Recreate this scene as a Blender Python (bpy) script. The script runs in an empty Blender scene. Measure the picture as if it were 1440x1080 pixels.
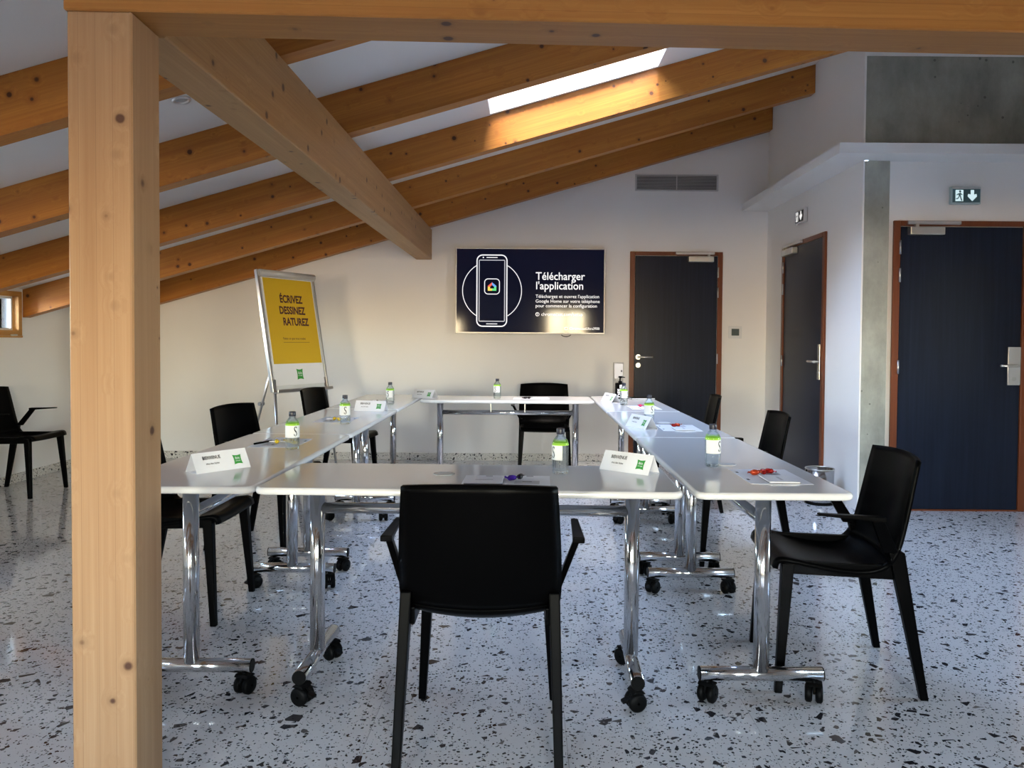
import bpy, bmesh, math, random
from mathutils import Vector, Matrix
random.seed(7)
S = bpy.context.scene
COL = S.collection
PI = math.pi

# ------------------------------------------------------------------ camera
H = 1.2164
cam = bpy.data.cameras.new('camera')
cam.sensor_fit = 'HORIZONTAL'; cam.sensor_width = 36.0
cam.lens = 1072.86 / 1440 * 36
cam.shift_x = (720 - 742.58) / 1440
cam.shift_y = (505.8 - 540) / 1440
cam.clip_start = 0.05
camo = bpy.data.objects.new('camera', cam); COL.objects.link(camo)
pt, rl = 0.026, 0.0073
r0 = Vector((1, 0, 0)); u0 = Vector((0, math.sin(pt), math.cos(pt))); f0 = Vector((0, math.cos(pt), -math.sin(pt)))
rc = r0 * math.cos(rl) + u0 * math.sin(rl); uc = u0 * math.cos(rl) - r0 * math.sin(rl)
M = Matrix.Identity(4)
for i in range(3):
    M[i][0] = rc[i]; M[i][1] = uc[i]; M[i][2] = -f0[i]
M[2][3] = H
camo.matrix_world = M
S.camera = camo

# ------------------------------------------------------------------ sky, exposure
W = bpy.data.worlds.new('sky'); S.world = W; W.use_nodes = True
nt = W.node_tree; nt.nodes.clear()
wo = nt.nodes.new('ShaderNodeOutputWorld'); bg = nt.nodes.new('ShaderNodeBackground')
sk = nt.nodes.new('ShaderNodeTexSky'); sk.sky_type = 'NISHITA'; sk.sun_disc = False
sk.sun_elevation = math.radians(48); sk.sun_rotation = math.radians(180); sk.dust_density = 1.2; sk.air_density = 1.0
bg.inputs['Strength'].default_value = 13.0
hz = nt.nodes.new('ShaderNodeMixRGB'); hz.blend_type = 'MULTIPLY'; hz.inputs[0].default_value = 1.0
hz.inputs[2].default_value = (1.0, .92, .86, 1)      # summer haze takes the edge off the blue
mx = nt.nodes.new('ShaderNodeMixRGB'); mx.inputs[0].default_value = .35
mx.inputs[2].default_value = (.115, .116, .120, 1)   # thin even cloud
nt.links.new(sk.outputs[0], hz.inputs[1]); nt.links.new(hz.outputs[0], mx.inputs[1]); nt.links.new(mx.outputs[0], bg.inputs[0]); nt.links.new(bg.outputs[0], wo.inputs[0])
S.view_settings.view_transform = 'Standard'; S.view_settings.look = 'None'
S.view_settings.exposure = 0.72; S.view_settings.gamma = 1.0
S.view_settings.use_curve_mapping = False
S.cycles.max_bounces = 14; S.cycles.diffuse_bounces = 8; S.cycles.glossy_bounces = 6
S.cycles.transmission_bounces = 10; S.cycles.transparent_max_bounces = 16
S.cycles.sample_clamp_indirect = 6.0
S.cycles.caustics_reflective = False
S.cycles.use_denoising = True

def portal(name, loc, direction, sx, sy):
    """daylight portal filling a window opening: guides the sky's own light, adds none"""
    l = bpy.data.lights.new(name, 'AREA'); l.shape = 'RECTANGLE'; l.size = sx; l.size_y = sy
    l.cycles.is_portal = True
    o = bpy.data.objects.new(name, l); COL.objects.link(o)
    o.location = loc; o.rotation_euler = Vector(direction).to_track_quat('-Z', 'Y').to_euler()
    return o

# ------------------------------------------------------------------ shader helpers
def mat(name, col=(.8, .8, .8), rough=.5, metal=0.0, spec=.5, **kw):
    m = bpy.data.materials.new(name); m.use_nodes = True
    b = m.node_tree.nodes['Principled BSDF']
    b.inputs['Base Color'].default_value = (*col, 1); b.inputs['Roughness'].default_value = rough
    b.inputs['Metallic'].default_value = metal; b.inputs['Specular IOR Level'].default_value = spec
    for k, v in kw.items():
        b.inputs[k.replace('_', ' ')].default_value = v
    return m
class N:
    """small node-graph writer"""
    def __init__(s, m): s.t = m.node_tree; s.b = s.t.nodes.get('Principled BSDF')
    def n(s, typ, **p):
        x = s.t.nodes.new(typ)
        for k, v in p.items(): setattr(x, k, v)
        return x
    def l(s, a, b): s.t.links.new(a, b)
    def val(s, sock, v):
        if hasattr(v, 'is_output'): s.l(v, sock)
        else: sock.default_value = v
    def math(s, op, a, b=0.0, clamp=False):
        x = s.n('ShaderNodeMath', operation=op); x.use_clamp = clamp
        s.val(x.inputs[0], a); s.val(x.inputs[1], b); return x.outputs[0]
    def mix(s, f, a, b, mode='MIX'):
        x = s.n('ShaderNodeMixRGB', blend_type=mode); s.val(x.inputs[0], f)
        for i, v in ((1, a), (2, b)):
            if isinstance(v, tuple): v = (*v, 1) if len(v) == 3 else v
            s.val(x.inputs[i], v)
        return x.outputs[0]
    def ramp(s, f, stops):
        x = s.n('ShaderNodeValToRGB'); e = x.color_ramp.elements
        while len(e) < len(stops): e.new(.5)
        for el, (p, c) in zip(e, stops):
            el.position = p; el.color = (*c, 1) if not isinstance(c, float) else (c, c, c, 1)
        s.l(f, x.inputs[0]); return x.outputs[0]
    def noise(s, vec, scale, detail=3.0, rough=.5):
        x = s.n('ShaderNodeTexNoise'); x.inputs['Scale'].default_value = scale
        x.inputs['Detail'].default_value = detail; x.inputs['Roughness'].default_value = rough
        if vec is not None: s.l(vec, x.inputs['Vector'])
        return x.outputs['Fac']
    def vor(s, vec, scale, feature='F1'):
        x = s.n('ShaderNodeTexVoronoi', feature=feature); x.inputs['Scale'].default_value = scale
        s.l(vec, x.inputs['Vector']); return x
    def mapping(s, vec, scale=(1, 1, 1), rot=(0, 0, 0), loc=(0, 0, 0)):
        x = s.n('ShaderNodeMapping'); x.inputs['Scale'].default_value = scale
        x.inputs['Rotation'].default_value = rot; x.inputs['Location'].default_value = loc
        s.l(vec, x.inputs['Vector']); return x.outputs[0]
    def bump(s, h, strength=.1, dist=.01):
        x = s.n('ShaderNodeBump'); x.inputs['Strength'].default_value = strength; x.inputs['Distance'].default_value = dist
        s.l(h, x.inputs['Height']); s.l(x.outputs[0], s.b.inputs['Normal'])
    def obj(s): return s.n('ShaderNodeTexCoord').outputs['Object']
    def pos(s): return s.n('ShaderNodeNewGeometry').outputs['Position']
    def rnd(s): return s.n('ShaderNodeObjectInfo').outputs['Random']
    def color(s, c): s.l(c, s.b.inputs['Base Color'])

def wood(name, axis, light, dark, rot=0.0, rough=.45, knots=10, lam=None):
    """knotty softwood; axis = grain direction in object space"""
    m = mat(name, light, rough, spec=.35); g = N(m)
    off = g.n('ShaderNodeVectorMath', operation='ADD')
    g.l(g.obj(), off.inputs[0])
    cx = g.n('ShaderNodeCombineXYZ')
    for i, k in enumerate((37.0, 19.0, 53.0)): g.l(g.math('MULTIPLY', g.rnd(), k), cx.inputs[i])
    g.l(cx.outputs[0], off.inputs[1])
    v = g.mapping(off.outputs[0], rot=(0, rot, 0)) if rot else off.outputs[0]
    kv = g.vor(v, knots); kd = kv.outputs['Distance']
    csep = g.n('ShaderNodeSeparateColor'); g.l(kv.outputs['Color'], csep.inputs[0])
    # grain flows around the knots
    swirl = g.math('MULTIPLY', g.math('SUBTRACT', 1.0, g.math('MULTIPLY', kd, 2.6), True), .022)
    sc = [26, 26, 26]; sc[axis] = .9
    sv = g.n('ShaderNodeVectorMath', operation='ADD'); g.l(v, sv.inputs[0])
    c2 = g.n('ShaderNodeCombineXYZ')
    for i in range(3):
        if i != axis: g.l(swirl, c2.inputs[i])
    g.l(c2.outputs[0], sv.inputs[1])
    gr = g.noise(g.mapping(sv.outputs[0], scale=tuple(sc)), 1.0, 4, .55)
    sc2 = [110, 110, 110]; sc2[axis] = 1.6
    fine = g.noise(g.mapping(sv.outputs[0], scale=tuple(sc2)), 1.0, 3, .6)
    sc3 = [2.2, 2.2, 2.2]; sc3[axis] = .5
    big = g.noise(g.mapping(v, scale=tuple(sc3)), 1.0, 2)
    f = g.math('ADD', g.math('MULTIPLY', gr, .55), g.math('MULTIPLY', fine, .45))
    c = g.ramp(f, [(.3, dark), (.52, tuple((a + b) / 2 for a, b in zip(light, dark))), (.68, light)])
    c = g.mix(g.math('MULTIPLY', big, .35), c, tuple(x * .72 for x in light), 'MIX')
    if lam:   # thin glue lines between glued boards
        sep = g.n('ShaderNodeSeparateXYZ'); g.l(g.obj(), sep.inputs[0])
        q = g.math('FRACT', g.math('ADD', g.math('DIVIDE', sep.outputs[lam[0]], lam[1]), 50.37))
        c = g.mix(g.math('MULTIPLY', g.math('LESS_THAN', q, .035), .35), c, tuple(x * .45 for x in dark))
        tone = g.n('ShaderNodeTexWhiteNoise', noise_dimensions='1D')
        g.l(g.math('FLOOR', g.math('ADD', g.math('DIVIDE', sep.outputs[lam[0]], lam[1]), 50.37)), tone.inputs['W'])
        c = g.mix(g.math('MULTIPLY', tone.outputs['Value'], .22), c, dark)
    # knots: dark core with a soft reddish halo, radius differs from knot to knot
    rad = g.math('ADD', .05, g.math('MULTIPLY', csep.outputs[0], .11))
    wob = g.math('ADD', kd, g.math('MULTIPLY', g.noise(v, 60, 2), .02))
    halo = g.math('MULTIPLY', g.math('SUBTRACT', 1.9, g.math('DIVIDE', wob, rad)), .9, True)
    core = g.math('MULTIPLY', g.math('SUBTRACT', 1.15, g.math('DIVIDE', wob, rad)), 3.0, True)
    c = g.mix(g.math('MULTIPLY', halo, .5), c, tuple(x * .55 for x in dark))
    c = g.mix(g.math('MULTIPLY', core, .9), c, (.055, .016, .008))
    g.color(c); g.bump(fine, .08, .002)
    return m

def terrazzo(name, big=1.0, base=(.64, .64, .655), rough=.07):
    m = mat(name, base, rough, spec=.5); g = N(m)
    p = g.pos()
    wv = g.n('ShaderNodeVectorMath', operation='ADD'); g.l(p, wv.inputs[0]); wv.inputs[1].default_value = (3.1, 7.7, 2.23)
    v = wv.outputs[0]
    c = g.mix(g.noise(v, 3.0, 4), base, tuple(x * .9 for x in base))
    c = g.mix(g.math('MULTIPLY', g.noise(v, 240, 2), .25), c, (.42, .41, .40))
    for sc, dens, lo, hi in ((20 / big, .16, .20, .38), (38 / big, .23, .14, .36), (80 / big, .22, .12, .32), (160 / big, .18, .12, .28)):
        f1 = g.vor(v, sc); de = g.vor(v, sc, 'DISTANCE_TO_EDGE')
        sp = g.n('ShaderNodeSeparateColor'); g.l(f1.outputs['Color'], sp.inputs[0])
        thr = g.math('ADD', lo, g.math('MULTIPLY', sp.outputs[1], hi - lo))
        inside = g.math('GREATER_THAN', de.outputs['Distance'], thr)
        k = g.math('MULTIPLY', inside, g.math('LESS_THAN', sp.outputs[0], dens))
        chip = g.ramp(sp.outputs[2], [(0, (.012, .012, .015)), (.7, (.028, .026, .03)), (.9, (.08, .07, .068)), (1, (.18, .165, .155))])
        c = g.mix(k, c, chip)
    g.color(c)
    return m

def concrete(name, tint):
    m = mat(name, tint, .75, spec=.3); g = N(m); p = g.pos()
    a = g.noise(p, 2.2, 6, .6); b = g.noise(g.mapping(p, scale=(7, 7, 3)), 1.0, 5, .65); d = g.noise(p, 34, 4, .7)
    c = g.ramp(g.math('ADD', g.math('MULTIPLY', a, .55), g.math('MULTIPLY', b, .45)),
               [(.3, tuple(x * .55 for x in tint)), (.5, tint), (.7, tuple(min(1, x * 1.45) for x in tint))])
    c = g.mix(g.math('MULTIPLY', d, .35), c, tuple(x * .6 for x in tint))
    vv = g.vor(p, 16); sp = g.n('ShaderNodeSeparateColor'); g.l(vv.outputs['Color'], sp.inputs[0])
    pore = g.math('MULTIPLY', g.math('LESS_THAN', vv.outputs['Distance'], g.math('MULTIPLY', sp.outputs[1], .16)), g.math('LESS_THAN', sp.outputs[0], .4))
    c = g.mix(g.math('MULTIPLY', pore, .7), c, tuple(x * .25 for x in tint))
    g.color(c); g.bump(g.math('SUBTRACT', d, pore), .25, .006)
    return m

def plaster(name, col):
    m = mat(name, col, .85, spec=.25); g = N(m); p = g.pos()
    g.color(g.mix(g.noise(p, 1.4, 4), col, tuple(x * .93 for x in col)))
    g.bump(g.noise(p, 90, 4, .7), .12, .003)
    return m

def clear(name, tint=(1, 1, 1), ior=1.45, rough=0.0, through=1.0):
    """thin clear sheet: fresnel reflection over straight transmission"""
    m = bpy.data.materials.new(name); m.use_nodes = True; t = m.node_tree; t.nodes.clear()
    o = t.nodes.new('ShaderNodeOutputMaterial'); mx = t.nodes.new('ShaderNodeMixShader')
    fr = t.nodes.new('ShaderNodeFresnel'); fr.inputs[0].default_value = ior
    tr = t.nodes.new('ShaderNodeBsdfTransparent'); tr.inputs[0].default_value = (*[x * through for x in tint], 1)
    gl = t.nodes.new('ShaderNodeBsdfGlossy'); gl.inputs['Roughness'].default_value = rough
    t.links.new(fr.outputs[0], mx.inputs[0]); t.links.new(tr.outputs[0], mx.inputs[1]); t.links.new(gl.outputs[0], mx.inputs[2])
    t.links.new(mx.outputs[0], o.inputs[0]); return m

def water(name):
    m = bpy.data.materials.new(name); m.use_nodes = True; t = m.node_tree; t.nodes.clear()
    o = t.nodes.new('ShaderNodeOutputMaterial'); mx = t.nodes.new('ShaderNodeMixShader'); mx.inputs[0].default_value = .45
    tr = t.nodes.new('ShaderNodeBsdfTransparent'); tr.inputs[0].default_value = (.90, .955, .97, 1)
    gl = t.nodes.new('ShaderNodeBsdfGlass'); gl.inputs['IOR'].default_value = 1.33; gl.inputs['Color'].default_value = (.93, .98, 1, 1)
    t.links.new(tr.outputs[0], mx.inputs[1]); t.links.new(gl.outputs[0], mx.inputs[2]); t.links.new(mx.outputs[0], o.inputs[0]); return m

def glow(name, col, strength=1.0):
    m = mat(name, (0.01, 0.01, 0.01), .2)
    b = m.node_tree.nodes['Principled BSDF']
    b.inputs['Emission Color'].default_value = (*col, 1); b.inputs['Emission Strength'].default_value = strength
    return m

def door_skin():
    m = mat('door laminate', (.010, .013, .024), .33, spec=.2); g = N(m); p = g.pos()
    f = g.noise(g.mapping(p, scale=(40, 40, 1.3)), 1.0, 4, .6)
    g.color(g.ramp(f, [(.35, (.006, .009, .020)), (.6, (.008, .013, .029)), (.8, (.012, .018, .038))]))
    g.l(g.math('ADD', .28, g.math('MULTIPLY', f, .08)), g.b.inputs['Roughness'])
    return m

SL = .29                       # roof slope dz/dx
ANG = math.atan(SL)
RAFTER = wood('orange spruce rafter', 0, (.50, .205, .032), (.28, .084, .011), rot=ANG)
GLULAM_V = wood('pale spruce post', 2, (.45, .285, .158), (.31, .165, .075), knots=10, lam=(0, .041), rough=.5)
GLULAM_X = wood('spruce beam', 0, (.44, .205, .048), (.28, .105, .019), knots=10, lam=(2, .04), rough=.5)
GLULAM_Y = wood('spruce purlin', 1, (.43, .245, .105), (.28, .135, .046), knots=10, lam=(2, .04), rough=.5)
WINDOWWOOD = wood('window pine', 1, (.60, .31, .09), (.40, .18, .04), knots=1.5)
WALL = plaster('white wall paint', (.83, .815, .80))
CEIL = plaster('white ceiling paint', (.82, .80, .775))
SHELFPAINT = plaster('white soffit paint', (.80, .80, .80))
TILE = terrazzo('terrazzo floor')
SKIRT = terrazzo('terrazzo skirting', .8, base=(.70, .67, .62), rough=.25)
GROUT = mat('grout', (.20, .19, .18), .9)
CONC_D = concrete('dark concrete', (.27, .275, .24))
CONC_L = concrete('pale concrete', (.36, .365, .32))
DOORSKIN = door_skin()
DOORWOOD = wood('mahogany frame', 2, (.19, .052, .017), (.115, .028, .009), knots=.6, rough=.35)
STEEL = mat('brushed steel', (.62, .62, .60), .3, 1.0)
CHROME = mat('chrome tube', (.62, .62, .63), .13, 1.0)
BLACK = mat('black plastic', (.0011, .0011, .0013), .33, spec=.035)
RUBBER = mat('black rubber', (.002, .002, .002), .5, spec=.08)
WHITE_TOP = mat('white laminate', (.78, .79, .80), .11, spec=.5)
PAPER = mat('white paper', (.80, .81, .85), .7)
GREYCARD = mat('grey card', (.50, .50, .53), .6)
INK = mat('black ink', (.01, .01, .012), .6)
GREEN = mat('green print', (.035, .30, .045), .5)
LIME = mat('lime band', (.42, .80, .06), .4)
YELLOW = mat('yellow print', (.64, .42, .012), .5)
MAROON = mat('dark maroon print', (.055, .008, .02), .5)
WHITEPLASTIC = mat('white plastic', (.68, .69, .70), .4)
GREYPLASTIC = mat('grey plastic', (.33, .34, .36), .4)
ALU = mat('aluminium', (.72, .72, .72), .28, 1.0)
PALE_STEEL = mat('pale painted steel', (.55, .55, .55), .35, .3)
GLASS = clear('window glass', (.97, .99, .98))
ACRYLIC = clear('acrylic', (.80, .80, .80), 1.45, .05)
WATER = water('bottled water')
CAPMAT = mat('dark bottle cap', (.012, .013, .03), .35)
LABELMAT = mat('bottle label', (.80, .82, .82), .5)
DARKSLOT = mat('dark slot', (.012, .012, .012), .8)

# ------------------------------------------------------------------ mesh helpers
class B:
    """collects shapes into one bmesh"""
    def __init__(s): s.m = bmesh.new()
    def box(s, lo, hi, bev=0.0, seg=1, mx=None):
        lo, hi = Vector(lo), Vector(hi); c = (lo + hi) / 2; d = hi - lo
        r = bmesh.ops.create_cube(s.m, size=1.0)
        for v in r['verts']: v.co = Vector((v.co.x * d.x, v.co.y * d.y, v.co.z * d.z)) + c
        if bev:
            es = list({e for v in r['verts'] for e in v.link_edges})
            res = bmesh.ops.bevel(s.m, geom=es, offset=bev, segments=seg, profile=.6, affect='EDGES')
            vs = res['verts'] if False else None
        if mx is not None:
            # only the newest geometry: callers use mx on fresh builders
            bmesh.ops.transform(s.m, matrix=mx, verts=s.m.verts)
        return s
    def prism(s, pts, d, bev=0.0):
        """polygon pts (3D, planar) swept by vector d"""
        d = Vector(d)
        a = [s.m.verts.new(Vector(p)) for p in pts]; b = [s.m.verts.new(Vector(p) + d) for p in pts]
        n = len(pts); fs = [s.m.faces.new(a), s.m.faces.new(b[::-1])]
        for i in range(n): fs.append(s.m.faces.new((a[i], b[i], b[(i + 1) % n], a[(i + 1) % n])))
        if bev:
            es = list({e for f in fs for e in f.edges})
            bmesh.ops.bevel(s.m, geom=es, offset=bev, segments=2, profile=.6, affect='EDGES')
        return s
    def tube(s, p, q, r, r2=None, n=14, caps=True):
        p, q = Vector(p), Vector(q); r2 = r if r2 is None else r2
        ax = (q - p).normalized(); t = Vector((0, 0, 1)) if abs(ax.z) < .9 else Vector((1, 0, 0))
        u = ax.cross(t).normalized(); w = ax.cross(u)
        A = []; C = []
        for i in range(n):
            a = 2 * PI * i / n; k = u * math.cos(a) + w * math.sin(a)
            A.append(s.m.verts.new(p + k * r)); C.append(s.m.verts.new(q + k * r2))
        for i in range(n):
            f = s.m.faces.new((A[i], A[(i + 1) % n], C[(i + 1) % n], C[i])); f.smooth = True
        if caps: s.m.faces.new(A[::-1]); s.m.faces.new(C)
        return s
    def lathe(s, prof, n=24, c=(0, 0, 0), close=True):
        c = Vector(c); rings = []
        for r, z in prof:
            if r < 1e-6: rings.append([s.m.verts.new(c + Vector((0, 0, z)))])
            else: rings.append([s.m.verts.new(c + Vector((r * math.cos(2 * PI * i / n), r * math.sin(2 * PI * i / n), z))) for i in range(n)])
        for a, b in zip(rings, rings[1:]):
            for i in range(n):
                j = (i + 1) % n
                vs = [a[i % len(a)], a[j % len(a)], b[j % len(b)], b[i % len(b)]]
                vs = list(dict.fromkeys(vs))
                if len(vs) > 2:
                    f = s.m.faces.new(vs); f.smooth = True
        return s
    def grid(s, fn, nu, nv, th=None):
        """surface fn(u,v) u,v in 0..1; th gives a thickness vector function"""
        A = [[s.m.verts.new(Vector(fn(i / nu, j / nv))) for j in range(nv + 1)] for i in range(nu + 1)]
        def quad(a, b, c, d):
            f = s.m.faces.new((a, b, c, d)); f.smooth = True
        for i in range(nu):
            for j in range(nv): quad(A[i][j], A[i + 1][j], A[i + 1][j + 1], A[i][j + 1])
        if th:
            Bq = [[s.m.verts.new(A[i][j].co + Vector(th(i / nu, j / nv))) for j in range(nv + 1)] for i in range(nu + 1)]
            for i in range(nu):
                for j in range(nv): quad(Bq[i][j], Bq[i][j + 1], Bq[i + 1][j + 1], Bq[i + 1][j])
            for i in range(nu):
                quad(A[i][0], Bq[i][0], Bq[i + 1][0], A[i + 1][0]); quad(A[i + 1][nv], Bq[i + 1][nv], Bq[i][nv], A[i][nv])
            for j in range(nv):
                quad(A[0][j + 1], Bq[0][j + 1], Bq[0][j], A[0][j]); quad(A[nu][j], Bq[nu][j], Bq[nu][j + 1], A[nu][j + 1])
        return s
    def hull(s, pts, bev=0.0):
        vs = [s.m.verts.new(Vector(p)) for p in pts]
        r = bmesh.ops.convex_hull(s.m, input=vs)
        if bev:
            es = list({e for v in vs if v.is_valid for e in v.link_edges if len(e.link_faces) == 2 and e.calc_face_angle(0) > .3})
            bmesh.ops.bevel(s.m, geom=es, offset=bev, segments=2, profile=.6, affect='EDGES')
        return s
    def me(s, name, m, flip=True):
        bmesh.ops.recalc_face_normals(s.m, faces=s.m.faces)
        x = bpy.data.meshes.new(name); s.m.to_mesh(x); s.m.free()
        if m: x.materials.append(m)
        return x

def obj(name, data, parent=None, loc=(0, 0, 0), rot=(0, 0, 0)):
    o = bpy.data.objects.new(name, data); COL.objects.link(o)
    o.location = loc; o.rotation_euler = rot
    if parent: o.parent = parent
    return o
def part(name, b, m, parent=None, loc=(0, 0, 0), rot=(0, 0, 0)):
    return obj(name, b.me(name, m), parent, loc, rot)
def tag(o, label=None, cat=None, group=None, kind=None):
    if label: o['label'] = label
    if cat: o['category'] = cat
    if group: o['group'] = group
    if kind: o['kind'] = kind
    return o
def thing(name, label, cat, loc=(0, 0, 0), rz=0.0, group=None, kind=None):
    o = obj(name, None, None, loc, (0, 0, rz)); o.empty_display_size = .1
    return tag(o, label, cat, group, kind)
def dup(root, loc, rz, label, group=None):
    r = root.copy(); COL.objects.link(r); r.location = loc; r.rotation_euler = (0, 0, rz); r['label'] = label
    if group: r['group'] = group
    def rec(src, dst):
        for ch in list(src.children):
            c = ch.copy(); COL.objects.link(c); c.parent = dst; rec(ch, c)
    rec(root, r)
    return r
_fc = {}
def text_me(body, size, m, sx=1.0, bold=0.0, align='LEFT', line=1.0):
    key = (body, size, m.name, sx, bold, align, line)
    if key in _fc: return _fc[key]
    cu = bpy.data.curves.new('lettering', 'FONT'); cu.body = body; cu.size = size; cu.align_x = align
    cu.offset = bold; cu.space_line = line; cu.resolution_u = 3; cu.fill_mode = 'BOTH'
    to = bpy.data.objects.new('lettering', cu); COL.objects.link(to)
    dg = bpy.context.evaluated_depsgraph_get(); dg.update()
    me = bpy.data.meshes.new_from_object(to.evaluated_get(dg))
    bpy.data.objects.remove(to); bpy.data.curves.remove(cu)
    for v in me.vertices: v.co.x *= sx
    me.materials.clear(); me.materials.append(m)
    _fc[key] = me
    return me

def slab(us, vs, holes, f):
    """plate on a u,v grid with rectangular holes; f(u,v,t) t=0 room side, t=1 outer side"""
    us = sorted(set(us + [h[0] for h in holes] + [h[1] for h in holes])); vs = sorted(set(vs + [h[2] for h in holes] + [h[3] for h in holes]))
    b = B(); V = {}
    def vert(i, j, t):
        if (i, j, t) not in V: V[(i, j, t)] = b.m.verts.new(Vector(f(us[i], vs[j], t)))
        return V[(i, j, t)]
    def solid(i, j):
        if not (0 <= i < len(us) - 1 and 0 <= j < len(vs) - 1): return False
        u, v = (us[i] + us[i + 1]) / 2, (vs[j] + vs[j + 1]) / 2
        return not any(h[0] < u < h[1] and h[2] < v < h[3] for h in holes)
    for i in range(len(us) - 1):
        for j in range(len(vs) - 1):
            if not solid(i, j): continue
            for t in (0, 1): b.m.faces.new([vert(*k, t) for k in ((i, j), (i + 1, j), (i + 1, j + 1), (i, j + 1))])
            for (di, dj), (k, l) in (((-1, 0), ((i, j), (i, j + 1))), ((1, 0), ((i + 1, j), (i + 1, j + 1))), ((0, -1), ((i, j), (i + 1, j))), ((0, 1), ((i, j + 1), (i + 1, j + 1)))):
                if not solid(i + di, j + dj): b.m.faces.new((vert(*k, 0), vert(*l, 0), vert(*l, 1), vert(*k, 1)))
    return b

# ------------------------------------------------------------------ room shell
XL, XR, XE = -4.25, 2.381, 5.6        # left wall, inner right wall, outer right wall
YB, Y3, YF = 7.648, 5.508, -4.5       # back wall, wall of the big door, wall behind the camera
C0 = 2.841                            # ceiling height at x = 0
def roof(x): return C0 + SL * x
def struct(o, label, cat): return tag(o, label, cat, kind='structure')

# floor: 60 cm terrazzo slabs on a grout bed
PITCH, GX, GY = .6065, .1255, 2.817
floor = part('floor', B().box((XL - .2, YF - .2, -.12), (XE + .2, YB + .2, -.006)), GROUT)
struct(floor, 'speckled black and white terrazzo floor of square slabs', 'floor')
tile_me = None; far = B()
j0 = math.floor((YF - GY) / PITCH); j1 = math.ceil((YB - GY) / PITCH)
i0 = math.floor((XL - GX) / PITCH); i1 = math.ceil((XE - GX) / PITCH)
for j in range(j0, j1):
    for i in range(i0, i1):
        x, y = GX + i * PITCH, GY + j * PITCH
        lo = (max(x, XL) + .0006, max(y, YF) + .0006); hi = (min(x + PITCH, XE) - .0006, min(y + PITCH, YB) - .0006)
        if hi[0] - lo[0] < .02 or hi[1] - lo[1] < .02: continue
        if y + PITCH > YB or y < .3 or hi[0] - lo[0] < .6 or hi[1] - lo[1] < .6:
            if y > .9:
                part('tile', B().box((*lo, -.006), (*hi, 0)), TILE, floor)
            else: far.box((*lo, -.006), (*hi, 0))
            continue
        if tile_me is None: tile_me = B().box((.0006, .0006, -.006), (PITCH - .0006, PITCH - .0006, 0)).me('tile', TILE)
        obj('tile', tile_me, floor, (x, y, 0))
rest = part('tile', far, TILE, floor); rest['kind'] = 'stuff'

# rafters (front face y, left end to right end)
RAFT = [-3.75, -2.6, -1.5, -.38, .75, 1.88, 3.02, 4.14, 5.30, 6.42, 7.53]
names = {3.02: 'rafter nearest to the post, crossing the top of the purlin', 4.14: 'dark shaded rafter on the near side of the skylight',
         5.30: 'bright rafter lit white by the skylight beside it', 6.42: 'rafter just behind the skylit one', 7.53: 'rafter against the back wall above the screen'}
for y in RAFT:
    xe = XR - .002 if y > Y3 - .15 else XE
    b = B(); y2 = min(y + .095, YB - .003)
    b.prism([(XL, y, 2.606 + SL * XL), (xe, y, 2.606 + SL * xe), (xe, y, C0 - .001 + SL * xe), (XL, y, C0 - .001 + SL * XL)], (0, y2 - y, 0))
    o = part('rafter', b, RAFTER)
    struct(o, 'orange sloping timber ' + names.get(y, 'rafter behind the camera, %s from the front wall' % ['first', 'second', 'third', 'fourth', 'fifth', 'sixth'][RAFT.index(y) if RAFT.index(y) < 6 else 5]), 'rafter')
    o['group'] = 'roof rafters'

# ceiling with the skylight opening
SKY = (-.272, .875, 4.36, 5.272)
ceil = slab([XL - .2, XE + .2], [YF - .2, YB + .2], [SKY], lambda u, v, t: (u, v, roof(u) + .24 * t))
struct(part('ceiling', ceil, CEIL), 'white sloping ceiling between the rafters', 'ceiling')
w = thing('window_1', 'bright white roof window between two rafters', 'skylight', ((SKY[0] + SKY[1]) / 2, (SKY[2] + SKY[3]) / 2, roof((SKY[0] + SKY[1]) / 2)), 0, kind='structure')
w.rotation_euler = (0, -ANG, 0)
hx, hy = (SKY[1] - SKY[0]) / 2 / math.cos(ANG), (SKY[3] - SKY[2]) / 2
fb = B()
for a, b_ in (((-hx - .05, -hy - .05), (hx + .05, -hy + .03)), ((-hx - .05, hy - .03), (hx + .05, hy + .05)), ((-hx - .05, -hy + .03), (-hx + .03, hy - .03)), ((hx - .03, -hy + .03), (hx + .05, hy - .03))):
    fb.box((*a, .245), (*b_, .30))
part('window_frame', fb, WHITEPLASTIC, w)
part('pane', B().box((-hx + .02, -hy + .02, .268), (hx - .02, hy - .02, .276)), GLASS, w)
p = portal('skylight_portal', Vector((.30, 4.816, roof(.30) + .235)), (math.sin(ANG), 0, -math.cos(ANG)), hy * 2, hx * 2)

# unseen ground outside, added to bounce sky light up through the windows
struct(part('ground', B().box((-60, -60, -4.2), (60, 60, -4.0)), mat('pale bounce ground', (.45, .44, .42), .9)), 'unseen pale ground added far below the windows to bounce light up', 'ground')
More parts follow.
